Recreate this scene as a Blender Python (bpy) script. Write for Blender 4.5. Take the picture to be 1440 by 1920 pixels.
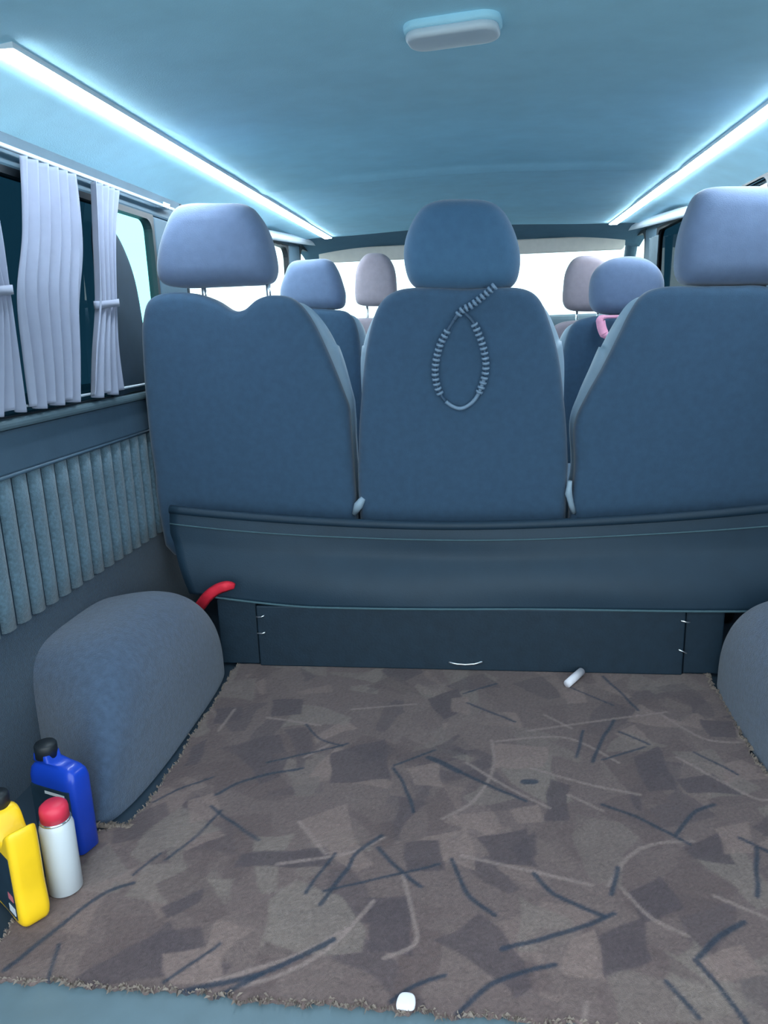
import bpy, bmesh, math, random
import numpy as np
from mathutils import Vector, Matrix

for o in list(bpy.data.objects):
    bpy.data.objects.remove(o, do_unlink=True)
random.seed(7)
scene = bpy.context.scene
COL = scene.collection

# ------------------------------------------------------------------ camera
FOC = 1400.0                       # focal length in pixels of the 1440x1920 frame
CAM = np.array([0.04, 0.0, 0.81])
PITCH, YAW, ROLL = np.radians([13.92, 7.33, -1.96])
_f = np.array([-np.sin(YAW)*np.cos(PITCH), np.cos(YAW)*np.cos(PITCH), -np.sin(PITCH)])
_r0 = np.array([np.cos(YAW), np.sin(YAW), 0.0])
_u0 = np.cross(_r0, _f)
_r = np.cos(ROLL)*_r0 + np.sin(ROLL)*_u0
_u = -np.sin(ROLL)*_r0 + np.cos(ROLL)*_u0
cd = bpy.data.cameras.new('camera')
cd.sensor_fit = 'HORIZONTAL'; cd.sensor_width = 36.0; cd.lens = 36.0*FOC/1440.0
cd.clip_start = 0.02; cd.clip_end = 200
cam = bpy.data.objects.new('camera', cd); COL.objects.link(cam)
cam.matrix_world = Matrix(((_r[0], _u[0], -_f[0], CAM[0]), (_r[1], _u[1], -_f[1], CAM[1]),
                           (_r[2], _u[2], -_f[2], CAM[2]), (0, 0, 0, 1)))
scene.camera = cam

# ------------------------------------------------------------------ world (even overcast sky) and exposure
w = bpy.data.worlds.new('overcast_sky'); scene.world = w; w.use_nodes = True
bg = w.node_tree.nodes['Background']
bg.inputs['Color'].default_value = (0.78, 0.93, 1.0, 1); bg.inputs['Strength'].default_value = 2.9
vs = scene.view_settings
vs.view_transform = 'Standard'; vs.look = 'None'; vs.exposure = 0.2; vs.gamma = 1.0; vs.use_curve_mapping = False
LED_STRENGTH = 39.0

# ------------------------------------------------------------------ helpers
def ray(px, py):
    return _f + _r*(px-720)/FOC - _u*(py-960)/FOC
def atY(px, py, Y, tilt=0.0, z0=0.0):
    """point of the photograph's ray on the plane y = Y + tilt*(z - z0)"""
    d = ray(px, py)
    t = (Y + tilt*(CAM[2]-z0) - CAM[1])/(d[1] - tilt*d[2])
    return CAM + d*t
def atX(px, py, X):
    d = ray(px, py); return CAM + d*((X-CAM[0])/d[0])
def atZ(px, py, Z):
    d = ray(px, py); return CAM + d*((Z-CAM[2])/d[2])

def lin(r, g, b):
    f = lambda c: (c/12.92 if c <= 0.04045 else ((c+0.055)/1.055)**2.4)
    return (f(r/255), f(g/255), f(b/255), 1.0)

MATS = {}
def mat(name, col, rough=0.7, var=0.12, scale=30.0, bump=0.0, bscale=None, sheen=0.0, metal=0.0, spec=0.4, trans=0.0, coat=0.0):
    m = bpy.data.materials.new(name); m.use_nodes = True; nt = m.node_tree
    b = nt.nodes['Principled BSDF']
    tc = nt.nodes.new('ShaderNodeTexCoord')
    n = nt.nodes.new('ShaderNodeTexNoise'); n.inputs['Scale'].default_value = scale; n.inputs['Detail'].default_value = 4
    nt.links.new(tc.outputs['Object'], n.inputs['Vector'])
    r = nt.nodes.new('ShaderNodeValToRGB')
    r.color_ramp.elements[0].position = 0.3; r.color_ramp.elements[1].position = 0.7
    r.color_ramp.elements[0].color = tuple(c*(1-var) for c in col[:3]) + (1,)
    r.color_ramp.elements[1].color = tuple(min(1, c*(1+var)) for c in col[:3]) + (1,)
    nt.links.new(n.outputs['Fac'], r.inputs['Fac']); nt.links.new(r.outputs['Color'], b.inputs['Base Color'])
    b.inputs['Roughness'].default_value = rough; b.inputs['Metallic'].default_value = metal
    b.inputs['Specular IOR Level'].default_value = spec
    b.inputs['Sheen Weight'].default_value = sheen; b.inputs['Sheen Roughness'].default_value = 0.5
    b.inputs['Coat Weight'].default_value = coat
    b.inputs['Transmission Weight'].default_value = trans
    if bump:
        n2 = nt.nodes.new('ShaderNodeTexNoise'); n2.inputs['Scale'].default_value = bscale or scale*6; n2.inputs['Detail'].default_value = 3
        nt.links.new(tc.outputs['Object'], n2.inputs['Vector'])
        bp = nt.nodes.new('ShaderNodeBump'); bp.inputs['Strength'].default_value = bump; bp.inputs['Distance'].default_value = 0.004
        nt.links.new(n2.outputs['Fac'], bp.inputs['Height']); nt.links.new(bp.outputs['Normal'], b.inputs['Normal'])
    MATS[name] = m
    return m
def glass(name, tint, gloss=0.06):
    m = bpy.data.materials.new(name); m.use_nodes = True; nt = m.node_tree
    nt.nodes.remove(nt.nodes['Principled BSDF'])
    out = nt.nodes['Material Output']
    t = nt.nodes.new('ShaderNodeBsdfTransparent'); t.inputs['Color'].default_value = tint
    g = nt.nodes.new('ShaderNodeBsdfGlossy'); g.inputs['Roughness'].default_value = 0.03
    mx = nt.nodes.new('ShaderNodeMixShader'); mx.inputs['Fac'].default_value = gloss
    nt.links.new(t.outputs[0], mx.inputs[1]); nt.links.new(g.outputs[0], mx.inputs[2]); nt.links.new(mx.outputs[0], out.inputs['Surface'])
    MATS[name] = m
def emit(name, col, s):
    m = bpy.data.materials.new(name); m.use_nodes = True; nt = m.node_tree
    b = nt.nodes['Principled BSDF']
    b.inputs['Base Color'].default_value = col; b.inputs['Emission Color'].default_value = col
    b.inputs['Emission Strength'].default_value = s
    MATS[name] = m

def link(name, verts, faces, m, parent=None, smooth=True):
    """one mesh object from world coordinates; under a parent the vertices become local to it"""
    off = Vector((0, 0, 0))
    p = parent
    while p is not None:
        off += p.location; p = p.parent
    me = bpy.data.meshes.new(name)
    me.from_pydata([(v[0]-off.x, v[1]-off.y, v[2]-off.z) for v in verts], [], faces)
    bm = bmesh.new(); bm.from_mesh(me); bmesh.ops.recalc_face_normals(bm, faces=bm.faces); bm.to_mesh(me); bm.free()
    if m: me.materials.append(MATS[m])
    if smooth:
        me.polygons.foreach_set('use_smooth', [True]*len(me.polygons))
    o = bpy.data.objects.new(name, me); COL.objects.link(o)
    if parent: o.parent = parent
    return o
def thing(name, loc, label, cat, group=None):
    o = bpy.data.objects.new(name, None); COL.objects.link(o)
    o.location = loc; o.empty_display_size = 0.05
    return tag(o, label, cat, group)
def tag(o, label=None, cat=None, group=None, kind=None):
    if label: o['label'] = label
    if cat: o['category'] = cat
    if group: o['group'] = group
    if kind: o['kind'] = kind
    return o

def box(name, x0, x1, y0, y1, z0, z1, m, parent=None, bev=0.0, seg=2):
    bm = bmesh.new()
    bmesh.ops.create_cube(bm, size=1)
    for v in bm.verts:
        v.co = Vector(((x0+x1)/2 + v.co.x*(x1-x0), (y0+y1)/2 + v.co.y*(y1-y0), (z0+z1)/2 + v.co.z*(z1-z0)))
    if bev:
        bmesh.ops.bevel(bm, geom=list(bm.edges), offset=bev, segments=seg, affect='EDGES', profile=0.5)
    vs_ = [tuple(v.co) for v in bm.verts]
    fs = [[v.index for v in f.verts] for f in bm.faces]
    bm.verts.index_update()
    fs = [[v.index for v in f.verts] for f in bm.faces]
    bm.free()
    return link(name, vs_, fs, m, parent, smooth=False)

def spline(pts, n, closed=False):
    """Catmull-Rom through the points, resampled to n"""
    P = [np.array(p, float) for p in pts]; N = len(P); out = []
    segs = N if closed else N-1
    for i in range(n):
        t = i*segs/(n if closed else n-1); k = min(int(t), segs-1); t -= k
        g = (lambda j: P[j % N]) if closed else (lambda j: P[max(0, min(N-1, j))])
        p0, p1, p2, p3 = g(k-1), g(k), g(k+1), g(k+2)
        out.append(0.5*((2*p1) + (p2-p0)*t + (2*p0-5*p1+4*p2-p3)*t*t + (3*p1-p0-3*p2+p3)*t**3))
    return out

def tube_geo(pts, r, n=8, closed=False):
    P = [Vector(p) for p in pts]; V = []; F = []
    R = r if hasattr(r, '__len__') else [r]*len(P)
    up = Vector((0, 0, 1)); L = len(P)
    for i, p in enumerate(P):
        t = (P[(i+1) % L] - P[i-1]) if (closed or 0 < i < L-1) else (P[1]-P[0] if i == 0 else P[-1]-P[-2])
        t.normalize()
        a = t.cross(up)
        if a.length < 1e-3: a = t.cross(Vector((0, 1, 0)))
        a.normalize(); b = t.cross(a)
        for k in range(n):
            an = 2*math.pi*k/n
            V.append(tuple(p + (a*math.cos(an) + b*math.sin(an))*R[i]))
    for i in range(L if closed else L-1):
        j = (i+1) % L
        for k in range(n):
            F.append((i*n+k, i*n+(k+1) % n, j*n+(k+1) % n, j*n+k))
    if not closed:
        F.append(tuple(range(n))); F.append(tuple((L-1)*n+k for k in range(n)))
    return V, F
def tube(name, pts, r, m, parent=None, n=8, closed=False):
    V, F = tube_geo(pts, r, n, closed)
    return link(name, V, F, m, parent)

def pillow(name, outline, y0, y1, m, parent=None, r=0.02, b0=0.01, b1=0.01, n=72, fn=None, raw=False):
    """cushion with a closed outline (u, v); w runs from y0 to y1; fn maps (u, w, v) to world"""
    O = np.array(outline if raw else spline(outline, n, True)); n = len(O)
    T = np.roll(O, -1, 0) - np.roll(O, 1, 0); T /= np.linalg.norm(T, axis=1)[:, None] + 1e-9
    Nn = np.stack([T[:, 1], -T[:, 0]], 1)
    area = 0.5*np.sum(O[:, 0]*np.roll(O[:, 1], -1) - np.roll(O[:, 0], -1)*O[:, 1])
    if area < 0: Nn = -Nn
    c = (O.max(0)+O.min(0))/2
    rings = []
    S = [0.3, 0.55, 0.75, 0.9]
    hx, hz = np.maximum((O.max(0)-O.min(0))/2, 1e-6)
    bulge = lambda p: max(0, 1-((p[0]-c[0])/hx)**2)*max(0, 1-((p[1]-c[1])/hz)**2)
    shrink = lambda q: c + (O-c)*np.array([(hx-r*q)/hx, (hz-r*q)/hz])
    inner = shrink(1.0)
    for s in S: rings.append((c + (inner-c)*s, y0))
    for k in range(5):
        th = math.pi/2*k/4
        rings.append((shrink(1-math.sin(th)), y0 + r*(1-math.cos(th))))
    for k in range(5):
        th = math.pi/2*(1-k/4)
        rings.append((shrink(1-math.sin(th)), y1 - r*(1-math.cos(th))))
    for s in S[::-1]: rings.append((c + (inner-c)*s, y1))
    fn = fn or (lambda u, w_, v: (u, w_, v))
    V = []; F = []
    for i, (ring, y) in enumerate(rings):
        for p in ring: V.append(fn(p[0], y + (-b0 if i < len(rings)//2 else b1)*bulge(p), p[1]))
    for i in range(len(rings)-1):
        for k in range(n):
            F.append((i*n+k, i*n+(k+1) % n, (i+1)*n+(k+1) % n, (i+1)*n+k))
    V.append(fn(c[0], y0-b0, c[1])); V.append(fn(c[0], y1+b1, c[1]))
    a = len(V)-2; L = (len(rings)-1)*n
    for k in range(n):
        F.append((a, (k+1) % n, k)); F.append((a+1, L+k, L+(k+1) % n))
    return link(name, V, F, m, parent)

def loft(name, secs, m, parent=None, fn=None, n=32, e=4.0):
    """superellipse sections (z, half_u, half_v, off_u)"""
    V = []; F = []; fn = fn or (lambda u, v, z: (u, v, z))
    for z, a, b, ou in secs:
        for k in range(n):
            t = 2*math.pi*k/n; ct, st = math.cos(t), math.sin(t)
            V.append(fn(ou + a*math.copysign(abs(ct)**(2/e), ct), b*math.copysign(abs(st)**(2/e), st), z))
    for i in range(len(secs)-1):
        for k in range(n):
            F.append((i*n+k, i*n+(k+1) % n, (i+1)*n+(k+1) % n, (i+1)*n+k))
    F.append(tuple(range(n))); F.append(tuple((len(secs)-1)*n+k for k in range(n)))
    return link(name, V, F, m, parent)

def grid(name, fn, nu, nv, m, parent=None, thick=0.0, smooth=True):
    V = [tuple(fn(i/(nu-1), j/(nv-1))) for j in range(nv) for i in range(nu)]
    F = [(j*nu+i, j*nu+i+1, (j+1)*nu+i+1, (j+1)*nu+i) for j in range(nv-1) for i in range(nu-1)]
    o = link(name, V, F, m, parent, smooth)
    if thick:
        md = o.modifiers.new('thickness', 'SOLIDIFY'); md.thickness = thick; md.offset = 0
    return o

def rrect(a, b, r, n=6):
    P = []
    for cx, cy, st in ((a-r, b-r, 0), (-a+r, b-r, 90), (-a+r, -b+r, 180), (a-r, -b+r, 270)):
        for k in range(n+1):
            t = math.radians(st+90*k/n); P.append((cx+r*math.cos(t), cy+r*math.sin(t)))
    return P

# ------------------------------------------------------------------ materials
mat('headliner', lin(182, 230, 247), 0.9, 0.04, 14, bump=0.15, bscale=400)
mat('wall_carpet', lin(34, 62, 84), 0.95, 0.22, 120, bump=0.5, bscale=500, sheen=0.25)
mat('arch_carpet', lin(66, 84, 108), 0.95, 0.18, 90, bump=0.6, bscale=450, sheen=0.3)
mat('armrest_vinyl', lin(70, 92, 110), 0.55, 0.06, 20, bump=0.1, bscale=300)
mat('rib_fabric', lin(84, 110, 126), 0.9, 0.25, 160, bump=0.5, bscale=500, sheen=0.3)
mat('rib_backing', lin(40, 60, 78), 0.9, 0.1, 60)
mat('pillar_plastic', lin(70, 96, 112), 0.6, 0.05, 20)
mat('dark_plastic', lin(42, 58, 72), 0.6, 0.08, 30)
mat('reflection_dark', lin(30, 50, 66), 0.7, 0.08, 30)
mat('curtain_grey', lin(88, 104, 112), 0.85, 0.05, 30)
mat('black_plastic', lin(28, 34, 40), 0.45, 0.08, 30)
mat('light_trim', lin(205, 218, 230), 0.35, 0.03, 20)
mat('sill_plastic', lin(92, 112, 122), 0.45, 0.06, 25)
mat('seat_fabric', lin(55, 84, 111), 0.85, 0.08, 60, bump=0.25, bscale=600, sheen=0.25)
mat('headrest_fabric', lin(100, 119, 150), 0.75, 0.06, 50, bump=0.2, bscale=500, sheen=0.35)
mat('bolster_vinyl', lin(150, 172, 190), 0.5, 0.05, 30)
mat('front_seat_fabric', lin(150, 140, 150), 0.85, 0.06, 50, sheen=0.3)
mat('apron_vinyl', lin(29, 52, 69), 0.58, 0.08, 12, bump=0.12, bscale=350)
mat('board_dark', lin(25, 45, 60), 0.6, 0.12, 40, bump=0.15, bscale=200)
mat('stitch', lin(70, 98, 108), 0.7, 0.05, 80)
mat('chrome', lin(215, 222, 228), 0.2, 0.02, 10, metal=0.9)
mat('curtain_fabric', lin(140, 147, 168), 0.85, 0.04, 30, sheen=0.2)
mat('red_webbing', lin(225, 40, 62), 0.6, 0.08, 90)
mat('pink_webbing', lin(240, 165, 195), 0.6, 0.05, 90)
mat('white_paper', lin(228, 226, 235), 0.8, 0.03, 90)
mat('cord_dark', lin(60, 84, 108), 0.6, 0.06, 40)
mat('cord_silver', lin(118, 142, 166), 0.45, 0.06, 40)
mat('blue_plastic', lin(18, 62, 178), 0.35, 0.04, 20, coat=0.3)
mat('label_dark', lin(34, 52, 66), 0.4, 0.25, 45)
mat('white_paint', lin(204, 211, 218), 0.35, 0.02, 20, coat=0.3)
mat('red_cap', lin(214, 52, 78), 0.4, 0.04, 20)
mat('yellow_plastic', lin(244, 196, 28), 0.4, 0.05, 20, coat=0.2)
mat('lamp_lens', lin(205, 214, 222), 0.3, 0.03, 20)
mat('header_grey', lin(78, 112, 132), 0.8, 0.05, 20)
mat('mid_headrest', lin(66, 104, 136), 0.8, 0.06, 50, bump=0.2, bscale=500, sheen=0.3)
mat('visor_beige', lin(240, 230, 220), 0.8, 0.04, 30)
mat('dash_plastic', lin(120, 140, 152), 0.6, 0.06, 20)
mat('aluminium', lin(225, 232, 238), 0.5, 0.03, 30)
mat('asphalt', lin(150, 158, 160), 0.95, 0.15, 8)
mat('fringe', lin(132, 120, 112), 0.95, 0.2, 80)
mat('label_red', lin(200, 110, 120), 0.5, 0.05, 40)
mat('label_white', lin(215, 220, 225), 0.5, 0.03, 40)
glass('glass_clear', (0.93, 0.98, 0.97, 1), 0.05)
glass('glass_cyan_reflection', (0.55, 0.92, 0.92, 1), 0.05)
glass('glass_dark', (0.045, 0.10, 0.13, 1), 0.06)
emit('led', (0.80, 0.92, 1.0, 1), LED_STRENGTH)

# ------------------------------------------------------------------ setting: shell of the van
def struct(o): o['kind'] = 'structure'; return o
WX = 0.80                                           # inner face of the side walls
struct(box('ground', -12, 12, -14, 26, -0.64, -0.60, 'asphalt'))
struct(box('floor', -0.86, 0.86, 0.46, 4.5, -0.06, -0.008, 'dark_plastic'))

def edge_z(y):
    t = min(1, max(0, (y-2.7)/0.5)); t = t*t*(3-2*t)
    return 1.15 + 0.065*t
def ceil_z(x, y):
    a = abs(x)
    if a < 0.66: z = 1.262 - 0.035*(a/0.64)**2
    else:
        t = (a-0.66)/0.18; z0 = 1.262-0.035*(0.66/0.64)**2
        z = z0 + (edge_z(y)-z0)*t*(0.4+0.6*t) if t <= 1 else edge_z(y)
    if a < 0.66:
        f = 1-(a/0.66)**4
        z -= 0.016*f*math.exp(-((y-2.42)/0.035)**2)              # moulded ridge across the headliner
        z -= 0.018*f*max(0, min(1, (y-3.0)/0.12))                # step down towards the front
    return z
ceil = struct(grid('ceiling', lambda u, v: (lambda x, y: (x, y, ceil_z(x, y)))(-0.85+1.70*u, 0.55+3.07*v), 69, 110, 'headliner', None, thick=0.006))
# roof skin above so that no daylight leaks in
box('roof_skin', -0.87, 0.87, 0.55, 4.1, 1.33, 1.35, 'dark_plastic', ceil)

def wall(side):
    s = -1 if side == 'left' else 1
    X0, X1 = s*WX, s*(WX+0.06)
    a, b = min(X0, X1), max(X0, X1)
    root = struct(box('wall_'+side, a, b, 0.46, 4.5, -0.06, 0.30, 'wall_carpet'))
    box('wall_panel', a, b, 0.46, 4.5, 0.30, 0.575, 'rib_backing', root)
    # armrest band, slightly proud
    aa = (X0 - s*0.012, X1)
    box('armrest_band', min(aa), max(aa), 0.46, 4.45, 0.572, 0.655, 'armrest_vinyl', root, bev=0.008)
    # posts between the windows
    a, b = sorted((X0, s*(WX+0.022)))
    for y0, y1, z1 in ((0.46, 0.72, 1.112), (2.0, 2.2, 1.112), (3.48, 3.70, 1.20), (4.10, 4.5, 1.20)):
        zz = z1 if y0 < 4 else 0.95
        box('window_post', a, b, y0, y1, 0.64, zz, 'pillar_plastic', root, bev=0.006)
    box('window_header', a, b, 0.46, 2.2, 1.112, 1.20, 'pillar_plastic', root, bev=0.006)
    box('window_header', a, b, 2.2, 3.48, 1.175, 1.26, 'pillar_plastic', root, bev=0.006)
    box('window_header', a, b, 3.48, 4.12, 1.20, 1.33, 'pillar_plastic', root, bev=0.006)
    box('window_base', a, b, 2.2, 3.48, 0.64, 0.70, 'pillar_plastic', root, bev=0.006)
    box('window_base', a, b, 3.70, 4.10, 0.64, 0.78, 'pillar_plastic', root, bev=0.006)
    return root
wl = wall('left'); wr = wall('right')

# fabric ribs of the left wall panel
rib_me = None
for k in range(20):
    y = 1.02 + k*0.0475
    if rib_me is None:
        V = []; F = []; nz = 6; na = 7; hw = 0.0185
        for j in range(nz):
            z = 0.302 + (0.572-0.302)*j/(nz-1)
            for i in range(na):
                t = math.pi*i/(na-1)
                V.append((-WX + 0.001 + 0.011*math.sin(t)**0.7, y - hw*math.cos(t), z))
        for j in range(nz-1):
            for i in range(na-1):
                F.append((j*na+i, j*na+i+1, (j+1)*na+i+1, (j+1)*na+i))
        F += [tuple(range(na)), tuple((nz-1)*na+i for i in range(na))]
        o = link('rib', V, F, 'rib_fabric', wl); rib_me = o.data; y_first = y
    else:
        o = bpy.data.objects.new('rib', rib_me); COL.objects.link(o); o.parent = wl; o.location = (0, y-y_first, 0)
tube('panel_piping', [(-WX+0.012, 0.95, 0.5735), (-WX+0.012, 2.0, 0.5735)], 0.0035, 'armrest_vinyl', wl, 6)

# sill trims under the windows
for i, s in enumerate((-1, 1)):
    x0, x1 = sorted((s*(WX-0.022), s*(WX+0.05)))
    t = struct(box('trim_%d' % (i+1), x0, x1, 0.5, 2.15, 0.655, 0.672, 'sill_plastic', None, bev=0.006))

# windows
def rounded_frame(name, X, y0, y1, z0, z1, rc, depth, band, m, parent=None):
    """ring with rounded corners in the YZ plane"""
    def rr(a0, a1, b0, b1, r):
        P = []
        for cx, cy, st in ((a1-r, b1-r, 0), (a0+r, b1-r, 90), (a0+r, b0+r, 180), (a1-r, b0+r, 270)):
            for k in range(7):
                t = math.radians(st+15*k); P.append((cx+r*math.cos(t), cy+r*math.sin(t)))
        return P
    I = rr(y0, y1, z0, z1, rc)
    O = [(min(max(p[0]+ (band if p[0] > (y0+y1)/2 else -band), y0-band), y1+band),
          min(max(p[1]+ (band if p[1] > (z0+z1)/2 else -band), z0-band), z1+band)) for p in rr(y0, y1, z0, z1, 0.004)]
    n = len(I); V = []
    for xx in (X-depth/2, X+depth/2):
        V += [(xx, p[0], p[1]) for p in I] + [(xx, p[0], p[1]) for p in O]
    F = []
    for k in range(n):
        j = (k+1) % n
        F += [(k, j, n+j, n+k), (2*n+k, 2*n+j, 3*n+j, 3*n+k), (k, j, 2*n+j, 2*n+k), (n+k, n+j, 3*n+j, 3*n+k)]
    return link(name, V, F, m, parent, smooth=False)
wn = 0
for s in (-1, 1):
    for y0, y1, z0, z1, rc in ((0.735, 1.985, 0.675, 1.100, 0.03), (2.215, 3.465, 0.715, 1.165, 0.05), (3.715, 4.085, 0.795, 1.19, 0.06)):
        wn += 1
        fr = struct(rounded_frame('window_%d' % wn, s*(WX+0.012), y0, y1, z0, z1, rc, 0.024, 0.014, 'black_plastic'))
        xg = s*(WX+0.014)
        if y0 < 1:
            box('pane', xg-0.002, xg+0.002, y0-0.008, 1.74, z0-0.008, z1+0.008, 'glass_dark', fr)
            box('pane', xg-0.002, xg+0.002, 1.74, y1+0.008, z0-0.008, z1+0.008, 'glass_cyan_reflection' if s < 0 else 'glass_dark', fr)  # left: cyan tint put in for a bright reflection in the dark glass
        else:
            box('pane', xg-0.002, xg+0.002, y0-0.008, y1+0.008, z0-0.008, z1+0.008, 'glass_dark' if (s > 0 and y0 < 3) else 'glass_clear', fr)

# front of the cab: dark header, windscreen, pillars, dashboard
hd = struct(grid('wall_front', lambda u, v: (-0.84+1.68*u, 3.60+0.42*v, 1.268-0.045*abs(2*u-1)**3 - 0.062*v*v), 41, 10, 'header_grey', None, 0.02))
ws = struct(grid('window_%d' % (wn+1), lambda u, v: ((-0.83+1.66*u), 4.03+0.47*v+0.06*(1-(2*u-1)**2), 1.20-0.42*v), 31, 8, 'glass_clear', None, 0.005))
for s in (-1, 1):
    tube('windscreen_pillar', spline([(s*0.80, 3.98, 1.235), (s*0.815, 4.12, 1.12), (s*0.83, 4.34, 0.93), (s*0.84, 4.47, 0.80)], 12), 0.03, 'pillar_plastic', ws, 10)
struct(box('trim_3', -0.84, 0.84, 4.08, 4.44, 0.30, 0.842, 'dash_plastic', None, bev=0.04, seg=4))

# pale roof side trims over the front doors
for i, s in enumerate((-1, 1)):
    P = spline([(s*0.775, 2.75, 1.150), (s*0.77, 2.92, 1.168), (s*0.765, 3.37, 1.198), (s*0.75, 3.75, 1.222), (s*0.735, 4.0, 1.24)], 30)
    V = []; F = []
    for p in P:
        for dx, dz in ((0, -0.018), (0.008, 0.0), (0, 0.018), (-0.014, 0.012), (-0.014, -0.012)):
            V.append((p[0]-s*dx, p[1], p[2]+dz))
    for k in range(len(P)-1):
        for j in range(5): F.append((k*5+j, k*5+(j+1) % 5, k*5+5+(j+1) % 5, k*5+5+j))
    F += [tuple(range(5)), tuple((len(P)-1)*5+j for j in range(5))]
    struct(link('trim_%d' % (4+i), V, F, 'light_trim'))
# sun visors
for xa, xb, wd in ((-0.76, -0.05, 'left'), (0.02, 0.76, 'right')):
    t = thing('sun_visor', ((xa+xb)/2, 3.98, 1.17), 'beige sun visor folded along the %s half of the windscreen top' % wd, 'sun visor', 'sun visors')
    pillow('flap', [(xa+p[0]+(xb-xa)/2, 1.172+p[1]) for p in rrect((xb-xa)/2, 0.034, 0.02)], 0.0, 0.018, 'visor_beige', t, r=0.007, b0=0.002, b1=0.0, raw=True, fn=lambda u, w_, v: (u, 3.955-0.25*(v-1.17)+w_, v))
    for xe in (xa+0.04, xb-0.04):
        tube('visor_arm', [(xe, 3.965, 1.20), (xe, 3.97, 1.235)], 0.006, 'dark_plastic', t, 8)
# rear loading sill
struct(box('trim_6', -0.84, 0.84, 0.44, 0.80, -0.02, -0.006, 'sill_plastic', None, bev=0.004))

# ------------------------------------------------------------------ LED strips
for s, wd in ((-1, 'left'), (1, 'right')):
    y0, y1 = 1.14, 3.6
    zz = ceil_z(0.64, 2)
    t = thing('led_strip', (s*0.64, (y0+y1)/2, zz), 'long glowing white LED strip along the %s edge of the ceiling' % wd, 'light strip', 'ceiling LED strips')
    box('channel', s*0.64-0.0185, s*0.64+0.0185, y0-0.006, y1+0.006, zz-0.0095, zz+0.004, 'aluminium', t)
    box('diffuser', s*0.64-0.0175, s*0.64+0.0175, y0, y1, zz-0.0135, zz-0.009, 'led', t, bev=0.003, seg=3)

# ------------------------------------------------------------------ ceiling lamp
lc = [atZ(762, 62, 1.252), atZ(942, 50, 1.252)]
lamp = thing('ceiling_lamp', (0.005, 1.30, 1.25), 'rounded pale cabin lamp fixed to the ceiling above the rear seats', 'lamp')
an = math.radians(-9)
def lampfn(hz):
    def f(u, w_, v):
        x = 0.005 + u*math.cos(an) - v*math.sin(an); y = 1.302 + u*math.sin(an) + v*math.cos(an)
        return (x, y, hz - w_)
    return f
pillow('housing', rrect(0.075, 0.040, 0.028), 0.0, 0.016, 'headliner', lamp, r=0.005, b0=0, b1=0, fn=lampfn(1.264), raw=True)
pillow('lens', rrect(0.072, 0.036, 0.026), 0.012, 0.026, 'lamp_lens', lamp, r=0.006, b0=0, b1=0.002, fn=lampfn(1.262), raw=True)

# ------------------------------------------------------------------ seats
TILT = -0.17
def make_seat(label, Y, back_px, head_px, back_m, head_m, posts_px, zbot, group, zref=0.36, bolster_m='bolster_vinyl',
              head_depth=0.11, head_tilt=-0.05, cushion=True, lever=None, notch=None, grow=0.02, head_off=0.0, xlim=(-WX+0.012, WX-0.012)):
    B = [atY(px, py, Y, TILT, zref) for px, py in back_px]
    mpy = max(py for px, py in back_px)
    pts = [(p[0], p[2] if py < mpy-32 else zbot) for p, (px, py) in zip(B, back_px)]
    xs = [min(max(p[0], xlim[0]), xlim[1]) for p in pts]; x0, x1 = min(xs), max(xs); xc = (x0+x1)/2
    t = thing('seat', (xc, Y+0.25, 0), label, 'seat', group)
    out = np.array(spline(pts, 110, True))
    out[:, 0] = np.clip(out[:, 0], xlim[0], xlim[1])
    yf = lambda u, w_, v: (u, Y + TILT*(v-zref) + w_, v)
    pillow('backrest', out, 0.0, 0.06, back_m, t, r=0.022, b0=0.012, b1=0.0, fn=yf, raw=True)
    g = out.copy()
    zt = max(p[1] for p in pts)
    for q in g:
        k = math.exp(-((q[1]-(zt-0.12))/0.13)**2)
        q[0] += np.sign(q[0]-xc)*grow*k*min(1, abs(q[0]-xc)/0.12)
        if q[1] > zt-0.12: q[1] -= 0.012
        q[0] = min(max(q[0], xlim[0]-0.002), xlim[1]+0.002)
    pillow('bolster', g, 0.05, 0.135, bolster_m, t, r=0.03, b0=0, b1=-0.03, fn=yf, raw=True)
    hy = Y + TILT*(zt-zref) + head_off
    Hh = [atY(px, py, hy, head_tilt, zt) for px, py in head_px]
    hp = [(p[0], p[2]) for p in Hh]
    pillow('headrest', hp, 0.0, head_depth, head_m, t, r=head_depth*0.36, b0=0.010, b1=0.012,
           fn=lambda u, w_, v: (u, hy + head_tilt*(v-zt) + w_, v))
    hb = min(p[1] for p in hp)
    for px, py in posts_px:
        p = atY(px, py, hy, head_tilt, zt)
        tube('headrest_post', [(p[0], hy+0.055-TILT*0.06, zt-0.09), (p[0], hy+0.055, hb+0.05)], 0.006, 'chrome', t, 8)
    if cushion:
        rr_ = rrect((x1-x0)/2-0.01, 0.24, 0.06)
        pillow('seat_cushion', rr_, 0.0, 0.15, back_m, t, r=0.04, b0=0, b1=0.012, raw=True,
               fn=lambda u, w_, v: (xc+u, Y+0.06+0.12+0.24+v, 0.215+w_))
        box('seat_base', x0+0.05, x1-0.05, Y+0.20, Y+0.60, -0.008, 0.215, 'black_plastic', t, bev=0.015)
        for sx in (x0+0.03, x1-0.03):
            yb = Y + TILT*(0.27-zref) + 0.07
            tube('hinge_bracket', [(sx, yb, 0.36), (sx, yb+0.03, 0.25), (sx, Y+0.3, 0.19)], 0.014, 'black_plastic', t, 8)
    if lever:
        V, F = tube_geo([tuple(atY(px, py, Y+0.0, TILT, zref)) for px, py in lever[0]], lever[1], 10)
        link('belt_buckle', V, F, 'bolster_vinyl', t)
    return t, yf

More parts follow.
